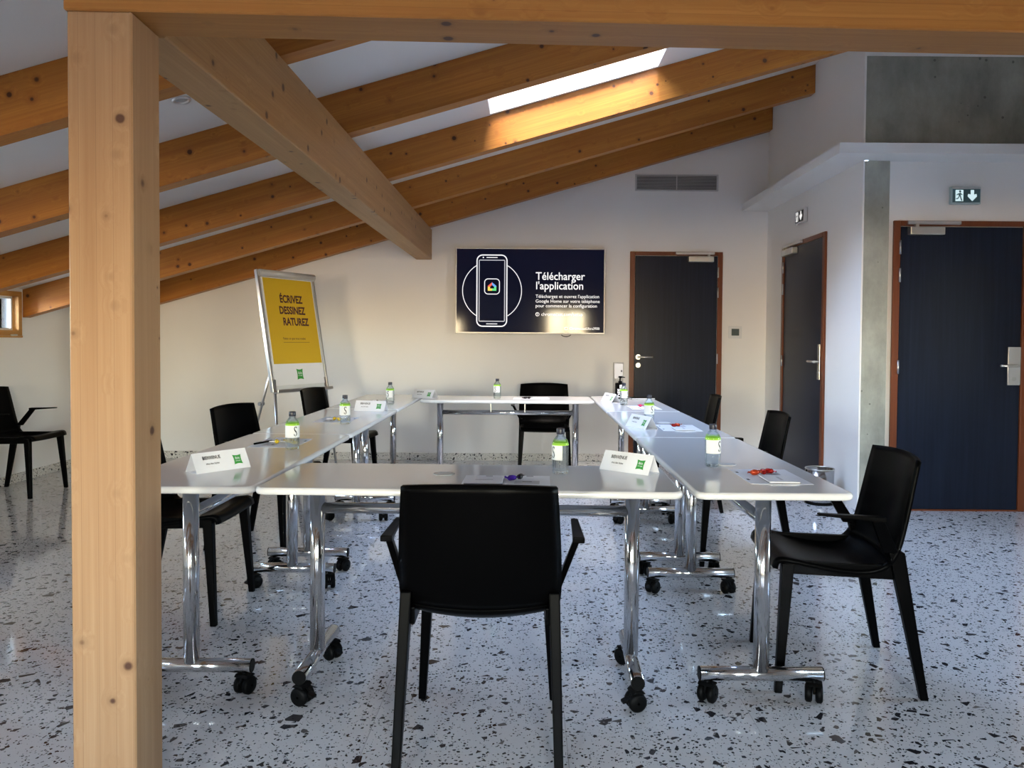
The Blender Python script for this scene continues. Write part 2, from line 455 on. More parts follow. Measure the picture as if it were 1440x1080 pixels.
# walls
def top(u, v, lim=9): return v
LW = [(5.45, 6.377), (3.16, 4.09), (.9, 1.83), (-1.35, -.43)]      # clerestory windows of the left wall
WZ0, WZ1 = 1.222, 1.585
b = slab([YF - .2, YB + .2], [0, 1.66], [(a, c, WZ0, WZ1) for a, c in LW], lambda u, v, t: (XL - .18 * t, u, v))
struct(part('wall_left', b, WALL), 'low white left wall under the eaves', 'wall')
b = B().prism([(XL - .2, YB, 0), (XR + .25, YB, 0), (XR + .25, YB, roof(XR + .25)), (XL - .2, YB, roof(XL - .2))], (0, .2, 0))
struct(part('wall_back', b, WALL), 'white back wall carrying the screen', 'wall')
b = B().box((XR, Y3 - .03, 0), (XR + .013, YB, roof(XR)))
struct(part('wall_right', b, WALL), 'white right wall with the narrow-looking dark door', 'wall')
b = B().prism([(2.575, Y3, 0), (XE + .2, Y3, 0), (XE + .2, Y3, roof(XE)), (XR + .013, Y3, roof(XR)), (XR + .013, Y3, 3.26), (2.575, Y3, 2.55)], (0, .2, 0))
b = B().box((2.576, Y3, 0), (XE + .2, Y3 + .2, 2.64))
b.prism([(XR + .014, Y3, 3.262), (XE + .2, Y3, 3.262), (XE + .2, Y3, roof(XE + .2)), (XR + .014, Y3, roof(XR))], (0, .2, 0))
struct(part('wall_side', b, WALL), 'white wall around the wide blue-black door', 'wall')
FW = [(-2.9, -1.7, .55, 1.75), (.45, 1.5, .55, 2.0)]
zt = 5.0
b = slab([XL - .2, XE + .2], [0, zt], FW, lambda u, v, t: (u, YF - .2 * t, v if v < zt else roof(u)))
struct(part('wall_front', b, WALL), 'white wall behind the camera with tall windows', 'wall')
EW = [(2.1, 3.4, .9, 2.0)]
b = slab([YF - .2, Y3 + .2], [0, roof(XE)], EW, lambda u, v, t: (XE + .2 * t, u, v))
struct(part('wall_outer_right', b, WALL), 'white outer wall with glazed openings on the right side', 'wall')

# skirting
def skirt(name, lo, hi, label):
    struct(part(name, B().box(lo, hi, .002), SKIRT), label, 'baseboard')
skirt('baseboard_back', (XL + .012, YB - .012, 0), (.985, YB, .075), 'terrazzo skirting along the back wall left of the door')
skirt('baseboard_back', (1.965, YB - .012, 0), (XR, YB, .075), 'short terrazzo skirting right of the back door')
skirt('baseboard_left', (XL, YF, 0), (XL + .012, YB, .075), 'terrazzo skirting along the left wall')

# windows
def win_left(n, y0, y1):
    w = thing('window_%d' % n, 'small pine-framed high window in the left wall' if n == 2 else 'pine-framed high window in the left wall, bay %d towards the camera' % (n - 2), 'window', (XL, (y0 + y1) / 2, WZ0), 0, kind='structure')
    hy = (y1 - y0) / 2; hz = WZ1 - WZ0
    def ring(b, x0, x1, o, t, zo=0):
        b.box((x0, -hy + o, o), (x1, hy - o, o + t)); b.box((x0, -hy + o, hz - o - t), (x1, hy - o, hz - o))
        b.box((x0, -hy + o, o + t), (x1, -hy + o + t, hz - o - t)); b.box((x0, hy - o - t, o + t), (x1, hy - o, hz - o - t))
    f = B(); ring(f, -.045, .022, -.0, .042); part('window_frame', f, WINDOWWOOD, w)
    s = B(); ring(s, -.075, -.03, .042, .018); part('sash', s, WHITEPLASTIC, w)
    part('pane', B().box((-.060, -hy + .055, .055), (-.052, hy - .055, hz - .055)), GLASS, w)
    part('hinge', B().box((.022, hy - .15, -.004), (.034, hy - .07, .01), .003), STEEL, w)
    part('sill', B().box((-.02, -hy, -.018), (.03, hy, -.001), .004), WINDOWWOOD, w)
    portal('window_portal', (XL - .13, (y0 + y1) / 2, (WZ0 + WZ1) / 2), (1, 0, 0), y1 - y0, hz)
for k, (a, c) in enumerate(LW): win_left(2 + k, a, c)
def win_tall(n, plane, a, c, z0, z1, label):
    w = thing('window_%d' % n, label, 'window', ((a + c) / 2, YF - .1, z0) if plane == 'f' else (XE + .1, (a + c) / 2, z0), 0 if plane == 'f' else PI / 2, kind='structure')
    h = (c - a) / 2; hz = z1 - z0; f = B()
    f.box((-h, -.04, 0), (h, .04, .06)); f.box((-h, -.04, hz - .06), (h, .04, hz)); f.box((-h, -.04, .06), (-h + .06, .04, hz - .06)); f.box((h - .06, -.04, .06), (h, .04, hz - .06))
    part('window_frame', f, GREYPLASTIC, w)
    part('mullion', B().box((-.035, -.035, .06), (.035, .035, hz - .06)), GREYPLASTIC, w)
    for sx in (-1, 1):
        lo, hi = sorted((sx * .035, sx * (h - .06)))
        part('pane', B().box((lo, -.006, .06), (hi, .006, hz - .06)), GLASS, w)
    if plane == 'f': portal('window_portal', ((a + c) / 2, YF - .16, (z0 + z1) / 2), (0, 1, 0), c - a, hz)
    else: portal('window_portal', (XE + .16, (a + c) / 2, (z0 + z1) / 2), (-1, 0, 0), c - a, hz)
for k, (a, c, z0, z1) in enumerate(FW): win_tall(6 + k, 'f', a, c, z0, z1, 'tall grey-framed window behind the camera, %s' % ['left one', 'right one'][k])
for k, (a, c, z0, z1) in enumerate(EW): win_tall(8 + k, 'e', a, c, z0, z1, 'wide grey-framed window in the outer right wall')

# ------------------------------------------------------------------ big timbers
yaw = .039
bx = (-1.139, 1.878)
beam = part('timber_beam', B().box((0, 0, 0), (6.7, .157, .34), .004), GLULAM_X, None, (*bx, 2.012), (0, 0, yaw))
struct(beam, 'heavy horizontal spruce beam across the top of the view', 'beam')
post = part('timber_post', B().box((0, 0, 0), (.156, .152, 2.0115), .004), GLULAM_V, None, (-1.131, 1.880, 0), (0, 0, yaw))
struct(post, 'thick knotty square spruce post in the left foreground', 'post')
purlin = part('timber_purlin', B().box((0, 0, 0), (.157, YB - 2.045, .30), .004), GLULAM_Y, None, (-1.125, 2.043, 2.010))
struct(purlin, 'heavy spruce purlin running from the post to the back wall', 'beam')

# concrete and the white soffit shelf
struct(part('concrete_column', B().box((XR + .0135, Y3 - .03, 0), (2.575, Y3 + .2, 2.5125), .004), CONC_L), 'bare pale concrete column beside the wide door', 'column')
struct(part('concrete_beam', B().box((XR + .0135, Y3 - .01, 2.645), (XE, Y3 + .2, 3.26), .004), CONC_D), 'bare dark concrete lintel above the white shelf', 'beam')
b = B().prism([(2.123, 5.26, 2.513), (XE, 5.26, 2.513), (XE, Y3 - .0005, 2.513), (2.575, Y3 - .0005, 2.513), (XR - .0005, Y3 - .0305, 2.513), (XR - .0005, YB, 2.513), (2.123, YB, 2.513)], (0, 0, .07))
struct(part('trim_1', b, SHELFPAINT), 'white L-shaped ledge running along the right wall and over the wide door', 'ledge')

# ------------------------------------------------------------------ doors (local: x along the wall, -y into the room)
def door(n, w, h, label, loc, rz, hinge, closer, fw=.048, handle='lever'):
    d = thing('door_%d' % n, label, 'door', loc, rz, kind='structure')
    b = B()
    b.box((0, -.022, 0), (fw, -.0005, h), .003); b.box((w - fw, -.022, 0), (w, -.0005, h), .003); b.box((fw, -.022, h - fw + .01), (w - fw, -.0005, h), .003)
    part('door_frame', b, DOORWOOD, d)
    part('leaf', B().box((fw + .004, -.012, .012), (w - fw - .004, -.0005, h - fw + .006), .002), DOORSKIN, d)
    part('threshold', B().box((fw, -.02, .0005), (w - fw, -.0005, .011), .002), DOORWOOD, d)
    hxp = fw - .002 if hinge == 'l' else w - fw + .002
    for z in (1.90, 1.70, 1.04, .22):
        part('hinge', B().tube((hxp, -.024, z - .05), (hxp, -.024, z + .05), .007, n=10), STEEL, d)
    sgn = 1 if hinge == 'l' else -1
    hx = fw + .05 if hinge == 'l' else w - fw - .05
    c = part('door_closer', B().box((min(hx, hx + sgn * closer), -.066, h - .105), (max(hx, hx + sgn * closer), -.013, h - .048), .006, 2), STEEL, d)
    part('closer_rail', B().box((min(hx - sgn * .01, hx + sgn * closer * 1.5), -.05, h - .030), (max(hx - sgn * .01, hx + sgn * closer * 1.5), -.0225, h - .006), .003), ALU, c)
    part('closer_arm', B().box((hx + sgn * .05 - .012, -.062, h - .050), (hx + sgn * .05 + .012, -.03, h - .028), .002), STEEL, c)
    kx = w - fw - .05 if hinge == 'l' else fw + .042
    if handle == 'plate':
        hp = part('handle_plate', B().box((kx - .046, -.021, .915), (kx + .046, -.0125, 1.19), .004, 2), ALU, d)
        lb = B().tube((kx + .005, -.02, 1.055), (kx + .005, -.06, 1.055), .011); lb.tube((kx + .014, -.058, 1.055), (kx - sgn * .12, -.058, 1.055), .0095)
        part('lever', lb, STEEL, hp)
        part('lock_cylinder', B().tube((kx, -.02, .96), (kx, -.026, .96), .014), STEEL, hp)
    elif handle == 'narrow':
        hp = part('handle_plate', B().box((kx - .024, -.021, .908), (kx + .024, -.0125, 1.198), .004, 2), ALU, d)
        lb = B().tube((kx, -.02, 1.055), (kx, -.06, 1.055), .011); lb.tube((kx + .01 * sgn, -.058, 1.055), (kx - sgn * .14, -.058, 1.055), .0095)
        part('lever', lb, STEEL, hp)
        part('lock_cylinder', B().tube((kx, -.02, .965), (kx, -.026, .965), .012), STEEL, hp)
    else:
        rs = part('handle_rose', B().tube((kx, -.012, 1.053), (kx, -.021, 1.053), .026, n=24), ALU, d)
        lb = B().tube((kx, -.02, 1.053), (kx, -.06, 1.053), .011); lb.tube((kx - .01, -.058, 1.053), (kx + .14, -.058, 1.053), .0095)
        part('lever', lb, ALU, rs)
        lr = part('lock_rose', B().tube((kx, -.012, .971), (kx, -.019, .971), .025, n=24), ALU, d)
        part('lock_cylinder', B().tube((kx, -.019, .974), (kx, -.0225, .974), .009, n=12), STEEL, lr)
    return d
door(1, .923, 2.105, 'blue-black door in the back wall beside the screen', (1.012, YB, 0), 0, 'r', .25, handle='rose')
door(2, 1.03, 2.10, 'dark door seen at a slant in the right wall', (XR, 7.137, 0), -PI / 2, 'l', .30, handle='narrow')
door(3, .982, 2.09, 'wide blue-black door beside the concrete column', (2.615, Y3, 0), 0, 'l', .246, handle='plate')

# ------------------------------------------------------------------ wall fittings
# screen
tv = thing('television', 'large flat screen with a silver edge on the back wall', 'television', (.0165, YB, 1.70))
TW, TH = .742, .425
b = B(); b.box((-TW, -.075, -TH), (TW, -.03, TH), .004); part('case', b, PALE_STEEL, tv)
part('mount', B().box((-.25, -.031, -.2), (.25, -.0005, .2)), RUBBER, tv)
SCREEN = mat('screen glass', (.004, .005, .010), .07, spec=.2)
N(SCREEN).b.inputs['Emission Color'].default_value = (.002, .0025, .008, 1); N(SCREEN).b.inputs['Emission Strength'].default_value = 1.0
scr = part('screen', B().box((-TW + .012, -.0775, -TH + .016), (TW - .012, -.0752, TH - .012)), SCREEN, tv)
LIT = glow('lit white', (.95, .96, 1.0), .62); LITG = glow('lit grey', (.62, .64, .72), .5)
def scr_txt(body, x, z, size, bold=0.0, m=LIT, sx=1.0, line=1.0):
    return obj('lettering', text_me(body, size, m, sx, bold, 'LEFT', line), scr, (x, -.0782, z), (PI / 2, 0, 0))
scr_txt('Télécharger', .053, .112, .108, .0008, sx=.93)
scr_txt("l'application", .053, .018, .108, .0008, sx=.93)
scr_txt("Téléchargez et ouvrez l'application", .053, -.067, .046, 0, sx=.98)
scr_txt('Google Home sur votre téléphone', .053, -.114, .046, 0, sx=.98)
scr_txt('pour commencer la configuration', .053, -.160, .046, 0, sx=.98)
scr_txt('chromecast.com/setup', .111, -.244, .046, 0, sx=.98)
scr_txt('ChromecastUltra3900', .39, -.380, .036, 0, sx=.92)
def outline(name, pts, th, m, parent, closed=True, y=-.0782):
    """flat line drawing on the screen"""
    b = B(); n = len(pts); L = []; R = []
    for i in range(n):
        p = Vector(pts[i]); a = Vector(pts[(i - 1) % n]) if closed or i else p; c = Vector(pts[(i + 1) % n]) if closed or i < n - 1 else p
        t = (c - a).normalized(); nn = Vector((-t.y, t.x)) * th / 2
        L.append(b.m.verts.new((p.x + nn.x, y, p.y + nn.y))); R.append(b.m.verts.new((p.x - nn.x, y, p.y - nn.y)))
    for i in range(n if closed else n - 1):
        j = (i + 1) % n; b.m.faces.new((L[i], L[j], R[j], R[i]))
    return part(name, b, m, parent)
def rrect(x0, x1, z0, z1, r, n=6):
    P = []
    for cx, cz, a0 in ((x1 - r, z1 - r, 0), (x0 + r, z1 - r, 90), (x0 + r, z0 + r, 180), (x1 - r, z0 + r, 270)):
        for k in range(n + 1):
            a = math.radians(a0 + 90 * k / n); P.append((cx + r * math.cos(a), cz + r * math.sin(a)))
    return P
ph = outline('phone_outline', rrect(-.528, -.232, -.352, .352, .055), .011, LIT, scr)
outline('phone_glass', rrect(-.506, -.254, -.302, .302, .004, 1), .008, LITG, ph)
outline('phone_slot', [(-.435, .328), (-.325, .328)], .007, LIT, ph, False); outline('phone_slot', [(-.435, -.328), (-.325, -.328)], .007, LIT, ph, False)
outline('phone_lens', [(-.466 + .004 * math.cos(a), .328 + .004 * math.sin(a)) for a in [k * PI / 4 for k in range(8)]], .006, LIT, ph)
for s, a0, a1 in ((1, -58, 58), (-1, 122, 238)):
    outline('ring_line', [(-.378 + .292 * math.cos(math.radians(a)), .0 + .292 * math.sin(math.radians(a))) for a in range(a0, a1 + 1, 4)], .007, LIT, scr, False)
ic = outline('icon_frame', rrect(-.452, -.305, -.033, .117, .034), .008, LIT, scr)
def flat(name, pts, m, parent, y=-.0786):
    b = B(); b.m.faces.new([b.m.verts.new((x, y, z)) for x, z in pts]); return part(name, b, m, parent)
RED = glow('lit red', (1, .12, .08), .6); BLU = glow('lit blue', (.12, .4, 1), .6); GRN = glow('lit green', (.1, .8, .25), .6); YEL = glow('lit yellow', (1, .75, .1), .6)
cx, cz = -.378, .036
flat('roof_left', [(cx - .042, cz + .012), (cx - .0, cz + .047), (cx, cz + .020), (cx - .020, cz + .003), (cx - .042, cz + .003)], RED, ic)
flat('roof_right', [(cx, cz + .047), (cx + .042, cz + .012), (cx + .042, cz + .003), (cx + .020, cz + .003), (cx, cz + .020)], BLU, ic)
flat('house_left', [(cx - .042, cz + .003), (cx - .020, cz + .003), (cx - .020, cz - .014), (cx, cz - .014), (cx, cz - .036), (cx - .042, cz - .036)], YEL, ic)
flat('house_right', [(cx + .020, cz + .003), (cx + .042, cz + .003), (cx + .042, cz - .036), (cx, cz - .036), (cx, cz - .014), (cx + .020, cz - .014)], GRN, ic)
outline('help_ring', [(.073 + .017 * math.cos(k * PI / 8), -.230 + .017 * math.sin(k * PI / 8)) for k in range(16)], .005, LIT, scr)
scr_txt('?', .066, -.242, .034, .0004)
outline('cast_icon', rrect(.345, .372, -.381, -.357, .003, 1), .004, LIT, scr)
b = B()
for k in range(8):
    a, c = math.radians(200 + 140 * k / 8), math.radians(200 + 140 * (k + 1) / 8)
    b.tube((.36 + .05 * math.cos(a), -.045, -.42 + .03 * math.sin(a)), (.36 + .05 * math.cos(c), -.045, -.42 + .03 * math.sin(c)), .004, n=6)
part('cable', b, RUBBER, tv)

# air grille
v = thing('air_vent', 'long slatted air grille high on the back wall', 'vent', (1.468, YB, 2.791))
b = B(); hw, hh = .415, .0835
b.box((-hw, -.012, hh - .016), (hw, -.0005, hh), .002); b.box((-hw, -.012, -hh), (hw, -.0005, -hh + .016), .002)
b.box((-hw, -.012, -hh + .016), (-hw + .018, -.0005, hh - .016), .002); b.box((hw - .018, -.012, -hh + .016), (hw, -.0005, hh - .016), .002)
part('vent_frame', b, PALE_STEEL, v)
part('backing', B().box((-hw + .018, -.003, -hh + .016), (hw - .018, -.0005, hh - .016)), DARKSLOT, v)
part('divider', B().box((-.004, -.012, -hh + .016), (.004, -.003, hh - .016)), PALE_STEEL, v)
sl = B().box((-hw + .019, -.0105, -.0026), (hw - .019, -.0032, .0026)).me('slat', PALE_STEEL)
for k in range(9): obj('slat', sl, v, (0, 0, -.058 + .0145 * k), (0, 0, 0))
# thermostat
t = thing('thermostat', 'square white thermostat right of the back door', 'thermostat', (2.071, YB, 1.306))
part('plate', B().box((-.066, -.012, -.062), (.066, -.0005, .062), .004, 2), WHITEPLASTIC, t)
part('display', B().box((-.038, -.0155, -.032), (.038, -.0118, .036), .002), mat('dark display', (.05, .075, .08), .2), t)

# exit signs: lit box with running figure and arrow
SIGN = mat('exit sign teal', (.06, .13, .145), .35); SIGNLIT = glow('exit sign lit', (.62, .82, .86), .6); SIGNLIT2 = glow('exit sign lit warm', (.85, .84, .80), .6)
SIGN_D = mat('exit sign dark', (.05, .05, .05), .35)
def exit_sign(label, loc, rz, face, lit, frame):
    s = thing('exit_sign', label, 'exit sign', loc, rz)
    part('case', B().box((-.105, -.035, -.062), (.105, -.0005, .062), .004, 2), frame, s)
    part('panel', B().box((-.098, -.037, -.05), (.098, -.0352, .043)), face, s)
    part('top_bar', B().box((-.103, -.0385, .046), (.103, -.0352, .058), .002), ALU, s)
    z = -.0376
    d = flat('doorway', [(-.078, -.042), (-.022, -.042), (-.022, .038), (-.078, .038)], lit, s, z)
    z = -.038
    f = B()
    def poly(p): f.m.faces.new([f.m.verts.new((x, z, y)) for x, y in p])
    poly([(-.046 + .008 * math.cos(k * PI / 4), .027 + .008 * math.sin(k * PI / 4)) for k in range(8)])
    poly([(-.060, .012), (-.042, .018), (-.040, -.004), (-.054, -.006)])
    poly([(-.062, .012), (-.072, .002), (-.068, -.002), (-.056, .008)]); poly([(-.042, .016), (-.028, .004), (-.031, 0), (-.044, .008)])
    poly([(-.054, -.006), (-.046, -.004), (-.060, -.028), (-.074, -.028), (-.074, -.022), (-.063, -.021)])
    poly([(-.048, -.004), (-.040, -.004), (-.036, -.018), (-.028, -.038), (-.036, -.040), (-.044, -.020)])
    part('running_figure', f, face, d)
    f = B(); z = -.0376
    poly([(.030, .038), (.054, .038), (.054, .006), (.030, .006)])
    poly([(.042, -.042), (.075, -.008), (.072, .010), (.054, .006), (.030, .006), (.012, .010), (.009, -.008)])
    part('arrow', f, lit, s)
exit_sign('green exit sign with down arrow above the wide door', (3.118, Y3, 2.27), 0, SIGN, SIGNLIT, mat('sign case teal', (.35, .45, .46), .3))
exit_sign('grey exit sign seen at a slant on the right wall', (XR, 6.655, 2.307), -PI / 2, SIGN_D, SIGNLIT2, ALU)

# ceiling ring lamp
r = thing('ceiling_spotlight', 'small round recessed spotlight in the ceiling beside the purlin', 'spotlight', (-1.672, 3.69, roof(-1.672)))
r.rotation_euler = (0, -ANG, 0)
part('ring', B().lathe([(.030, -.001), (.032, -.009), (.040, -.010), (.044, -.004), (.044, -.0005)], 28), ALU, r)
part('lamp', B().lathe([(0, -.002), (.030, -.002)], 20), mat('lamp glass', (.5, .5, .5), .2), r)

# ------------------------------------------------------------------ chair (faces +Y, origin on the floor)
def chair_mesh_parts():
    prof = [(-.246, .812), (-.232, .74), (-.218, .66), (-.203, .58), (-.186, .515), (-.158, .468), (-.115, .444), (-.05, .434), (.03, .438), (.11, .450), (.18, .462), (.228, .466), (.250, .452), (.256, .428)]
    half = [.213, .218, .223, .226, .227, .224, .218, .213, .214, .215, .214, .211, .208, .206]
    bow = [.034, .036, .038, .040, .040, .036, .026, .012, .0, 0, 0, 0, 0, 0]     # edges come forward on the back
    sag = [-.010, 0, 0, 0, .004, .012, .022, .026, .026, .022, .014, .008, .006, .004]  # middle of the seat is lower
    def interp(A, t):
        t = min(max(t, 0), len(A) - 1.0001); i = int(t); f = t - i
        # Catmull-Rom
        g = lambda k: A[min(max(k, 0), len(A) - 1)]
        p0, p1, p2, p3 = g(i - 1), g(i), g(i + 1), g(i + 2)
        return .5 * (2 * p1 + (p2 - p0) * f + (2 * p0 - 5 * p1 + 4 * p2 - p3) * f * f + (3 * p1 - p0 - 3 * p2 + p3) * f ** 3)
    Yp = [p[0] for p in prof]; Zp = [p[1] for p in prof]
    def pt(u, t):
        s = 2 * u - 1
        y = interp(Yp, t) + interp(bow, t) * s * s; z = interp(Zp, t) - interp(sag, t) * (1 - s * s)
        return Vector((s * interp(half, t), y, z))
    def nrm(u, t):
        e = .02
        a = pt(min(u + e, 1), t) - pt(max(u - e, 0), t); c = pt(u, min(t + e, 12.99)) - pt(u, max(t - e, 0))
        return a.cross(c).normalized()
    def shell(t0, t1, nv, th):
        f = lambda u, v: pt(u, t0 + (t1 - t0) * v)
        g = lambda u, v: nrm(u, t0 + (t1 - t0) * v) * -th
        # rear / underside offset
        test = nrm(.5, (t0 + t1) / 2)
        sgn = 1 if (test.y < 0 and t1 < 6) or (test.z < 0 and t1 > 6) else -1
        g2 = lambda u, v: nrm(u, t0 + (t1 - t0) * v) * th * sgn
        return B().grid(f, 14, nv, g2)
    P = {}
    P['backrest'] = shell(0, 5.0, 14, .015).me('backrest', BLACK)
    P['seat'] = shell(5.0, 12.99, 18, .016).me('seat', BLACK)
    for s, nm in ((-1, 'L'), (1, 'R')):
        def leg(a, b, wa, wb):
            q = []
            for (x, y, z), (w, d) in ((a, wa), (b, wb)):
                q += [(s * x + i * w, y + k * d, z) for i in (-1, 1) for k in (-1, 1)]
            return B().hull(q, .004)
        P['front' + nm] = leg((.222, .238, 0), (.196, .206, .447), (.0125, .0125), (.019, .021)).me('leg', BLACK)
        P['rear' + nm] = leg((.226, -.245, 0), (.211, -.150, .50), (.0125, .0135), (.016, .026)).me('leg', BLACK)
        r = B().hull([(s * x, y, z) for x in (.186, .212) for y, z in ((-.165, .402), (.215, .412), (.218, .456), (.05, .437), (-.12, .436), (-.165, .452))], .004)
        P['rail' + nm] = r.me('side_rail', BLACK)
        a = B().hull([(s * x, y, z) for x, y, z in ((.212, -.155, .50), (.228, -.155, .50), (.212, -.105, .50), (.228, -.105, .50), (.266, -.085, .622), (.286, -.085, .622), (.270, -.045, .622), (.290, -.045, .622))], .003)
        P['stem' + nm] = a.me('arm_stem', BLACK)
        a = B().hull([(s * x, y, z) for x, y, z in ((.266, -.088, .618), (.302, -.088, .618), (.266, -.088, .636), (.302, -.088, .636), (.270, .130, .634), (.294, .130, .634), (.270, .130, .642), (.294, .130, .642))], .004)
        P['pad' + nm] = a.me('arm_pad', BLACK)
    return P
CP = chair_mesh_parts()
def make_chair(label, loc, rz, group):
    c = thing('armchair', label, 'chair', loc, rz, group)
    obj('seat', CP['seat'], c); obj('backrest', CP['backrest'], c)
    for s in 'LR':
        obj('leg', CP['front' + s], c); obj('leg', CP['rear' + s], c); obj('side_rail', CP['rail' + s], c)
        a = obj('armrest', CP['stem' + s], c); obj('arm_pad', CP['pad' + s], a)
    return c
GC = 'black plastic armchairs around the tables'
R = math.radians
ch0 = make_chair('black plastic armchair in front, its back to us, at the near table', (-.130, 2.318, 0), R(-.5), GC)
dup(ch0, (1.134, 2.818, 0), R(84.5), 'black armchair on the right in front of the wide door')
dup(ch0, (1.195, 4.30, 0), R(87), 'black armchair on the right, second from the camera, by the slanted dark door')
dup(ch0, (1.16, 5.63, 0), R(84), 'black armchair farthest on the right, in front of the back door')
dup(ch0, (.15, 6.79, 0), R(180), 'black armchair behind the far table against the back wall')
dup(ch0, (-1.555, 3.41, 0), R(-90), 'black armchair on the left half hidden behind the timber post')
dup(ch0, (-1.545, 4.50, 0), R(-102), 'black armchair on the left side between post and flip chart')
dup(ch0, (-1.51, 6.08, 0), R(-99), 'black armchair on the left right below the flip chart')
lone = dup(ch0, (-3.955, 5.90, 0), R(-90), 'black armchair standing alone against the left wall under the high window')

# ------------------------------------------------------------------ tables (local x = length, origin on the floor)
TL, TD, TZ, TT = 1.383, .508, .735, .024
def make_table(label, loc, rz, group):
    t = thing('folding_table', label, 'table', loc, rz, group)
    hx, hy, r = TL / 2, TD / 2, .035
    pts = []
    for cx, cy, a0 in ((hx - r, hy - r, 0), (-hx + r, hy - r, 90), (-hx + r, -hy + r, 180), (hx - r, -hy + r, 270)):
        for k in range(6):
            a = math.radians(a0 + 90 * k / 5); pts.append((cx + r * math.cos(a), cy + r * math.sin(a)))
    b = B(); rings = []
    for inset, z in ((.010, TZ - TT), (.003, TZ - TT + .002), (0, TZ - TT + .008), (0, TZ - .008), (.003, TZ - .002), (.009, TZ)):
        k = [(x * (1 - inset / hx), y * (1 - inset / hy)) for x, y in pts]
        rings.append([b.m.verts.new((x, y, z)) for x, y in k])
    n = len(pts)
    for A, C in zip(rings, rings[1:]):
        for i in range(n):
            f = b.m.faces.new((A[i], A[(i + 1) % n], C[(i + 1) % n], C[i])); f.smooth = True
    b.m.faces.new(rings[0][::-1]); b.m.faces.new(rings[-1])
    part('tabletop', b, WHITE_TOP, t)
    cxs = TL / 2 - .135
    if 'col' not in TP:
        TP['col'] = B().tube((0, 0, .11), (0, 0, TZ - TT - .012), .026, n=20).me('column', CHROME)
        TP['head'] = B().box((-.045, -.12, TZ - TT - .012), (.045, .12, TZ - TT - .0005), .003).me('head_plate', STEEL)
        TP['foot'] = B().tube((0, -.205, .098), (0, .205, .098), .0235, n=18, caps=True).me('foot', CHROME)
        TP['cap'] = B().tube((0, -.003, 0), (0, .003, 0), .0232, n=18).me('end_cap', RUBBER)
        cb = B().tube((0, 0, .050), (0, 0, .082), .008, n=10)
        cb.hull([(x, y, z) for x in (-.004, .004) for y, z in ((-.026, .046), (.016, .066), (-.012, .066), (.03, .046), (.024, .034), (-.02, .036))], .001)
        cb.hull([(x, y, z) for x in (-.027, .027) for y, z in ((-.022, .061), (.026, .061), (-.012, .070), (.016, .070))], .003)
        TP['caster'] = cb.me('caster', RUBBER)
        wb = B().lathe([(.004, -.0115), (.025, -.0115), (.031, -.006), (.031, .006), (.025, .0115), (.004, .0115)], 22)
        bmesh.ops.rotate(wb.m, verts=wb.m.verts, cent=(0, 0, 0), matrix=Matrix.Rotation(PI / 2, 3, 'Y'))
        TP['wheel'] = wb.me('wheel', RUBBER)
        TP['brake'] = B().hull([(x, y, z) for x in (-.012, .012) for y, z in ((.026, .046), (.052, .036), (.052, .028), (.026, .034))], .002).me('brake_lever', RUBBER)
    for s in (-1, 1):
        c = obj('column', TP['col'], t, (s * cxs, 0, 0)); obj('head_plate', TP['head'], c)
        f = obj('foot', TP['foot'], t, (s * cxs, 0, 0))
        for e in (-1, 1):
            obj('end_cap', TP['cap'], f, (0, e * .206, .098))
            a = random.uniform(-.9, .9) + (PI / 2 if s > 0 else -PI / 2)
            k = obj('caster', TP['caster'], t, (s * cxs, e * .180, 0), (0, 0, a))
            for q in (-1, 1): obj('wheel', TP['wheel'], k, (q * .0170, .004, .0312))
            obj('brake_lever', TP['brake'], k)
    part('crossbar', B().tube((-cxs + .02, 0, .617), (cxs - .02, 0, .617), .0195, n=16), CHROME, t)
    for s in (-1, 1):
        bb = B().box((s * .14 - .004, -.02, .62), (s * .14 + .004, .02, TZ - TT), .001); part('bracket', bb, STEEL, t)
    lb = B().box((cxs - .17, TD / 2 - .16, TZ - TT - .013), (cxs - .05, TD / 2 - .135, TZ - TT - .0005), .003); part('release_handle', lb, STEEL, t)
    return t
TP = {}
GT = 'white folding tables set in a closed rectangle'
t0 = make_table('white wheeled table nearest the camera, behind the front chair', (-.186, 2.678, 0), -.022, GT)
dup(t0, (.792, 3.10, 0), PI / 2, 'nearest white wheeled table of the right-hand row')
dup(t0, (.792, 4.487, 0), PI / 2, 'middle white wheeled table of the right-hand row')
dup(t0, (.792, 5.874, 0), PI / 2, 'farthest white wheeled table of the right-hand row')
dup(t0, (-1.142, 3.135, 0), PI / 2, 'nearest white wheeled table of the left-hand row')
dup(t0, (-1.142, 4.522, 0), PI / 2, 'middle white wheeled table of the left-hand row')
dup(t0, (-1.142, 5.909, 0), PI / 2, 'farthest white wheeled table of the left-hand row')
dup(t0, (-.163, 6.265, 0), 0, 'white wheeled table at the far end under the screen')

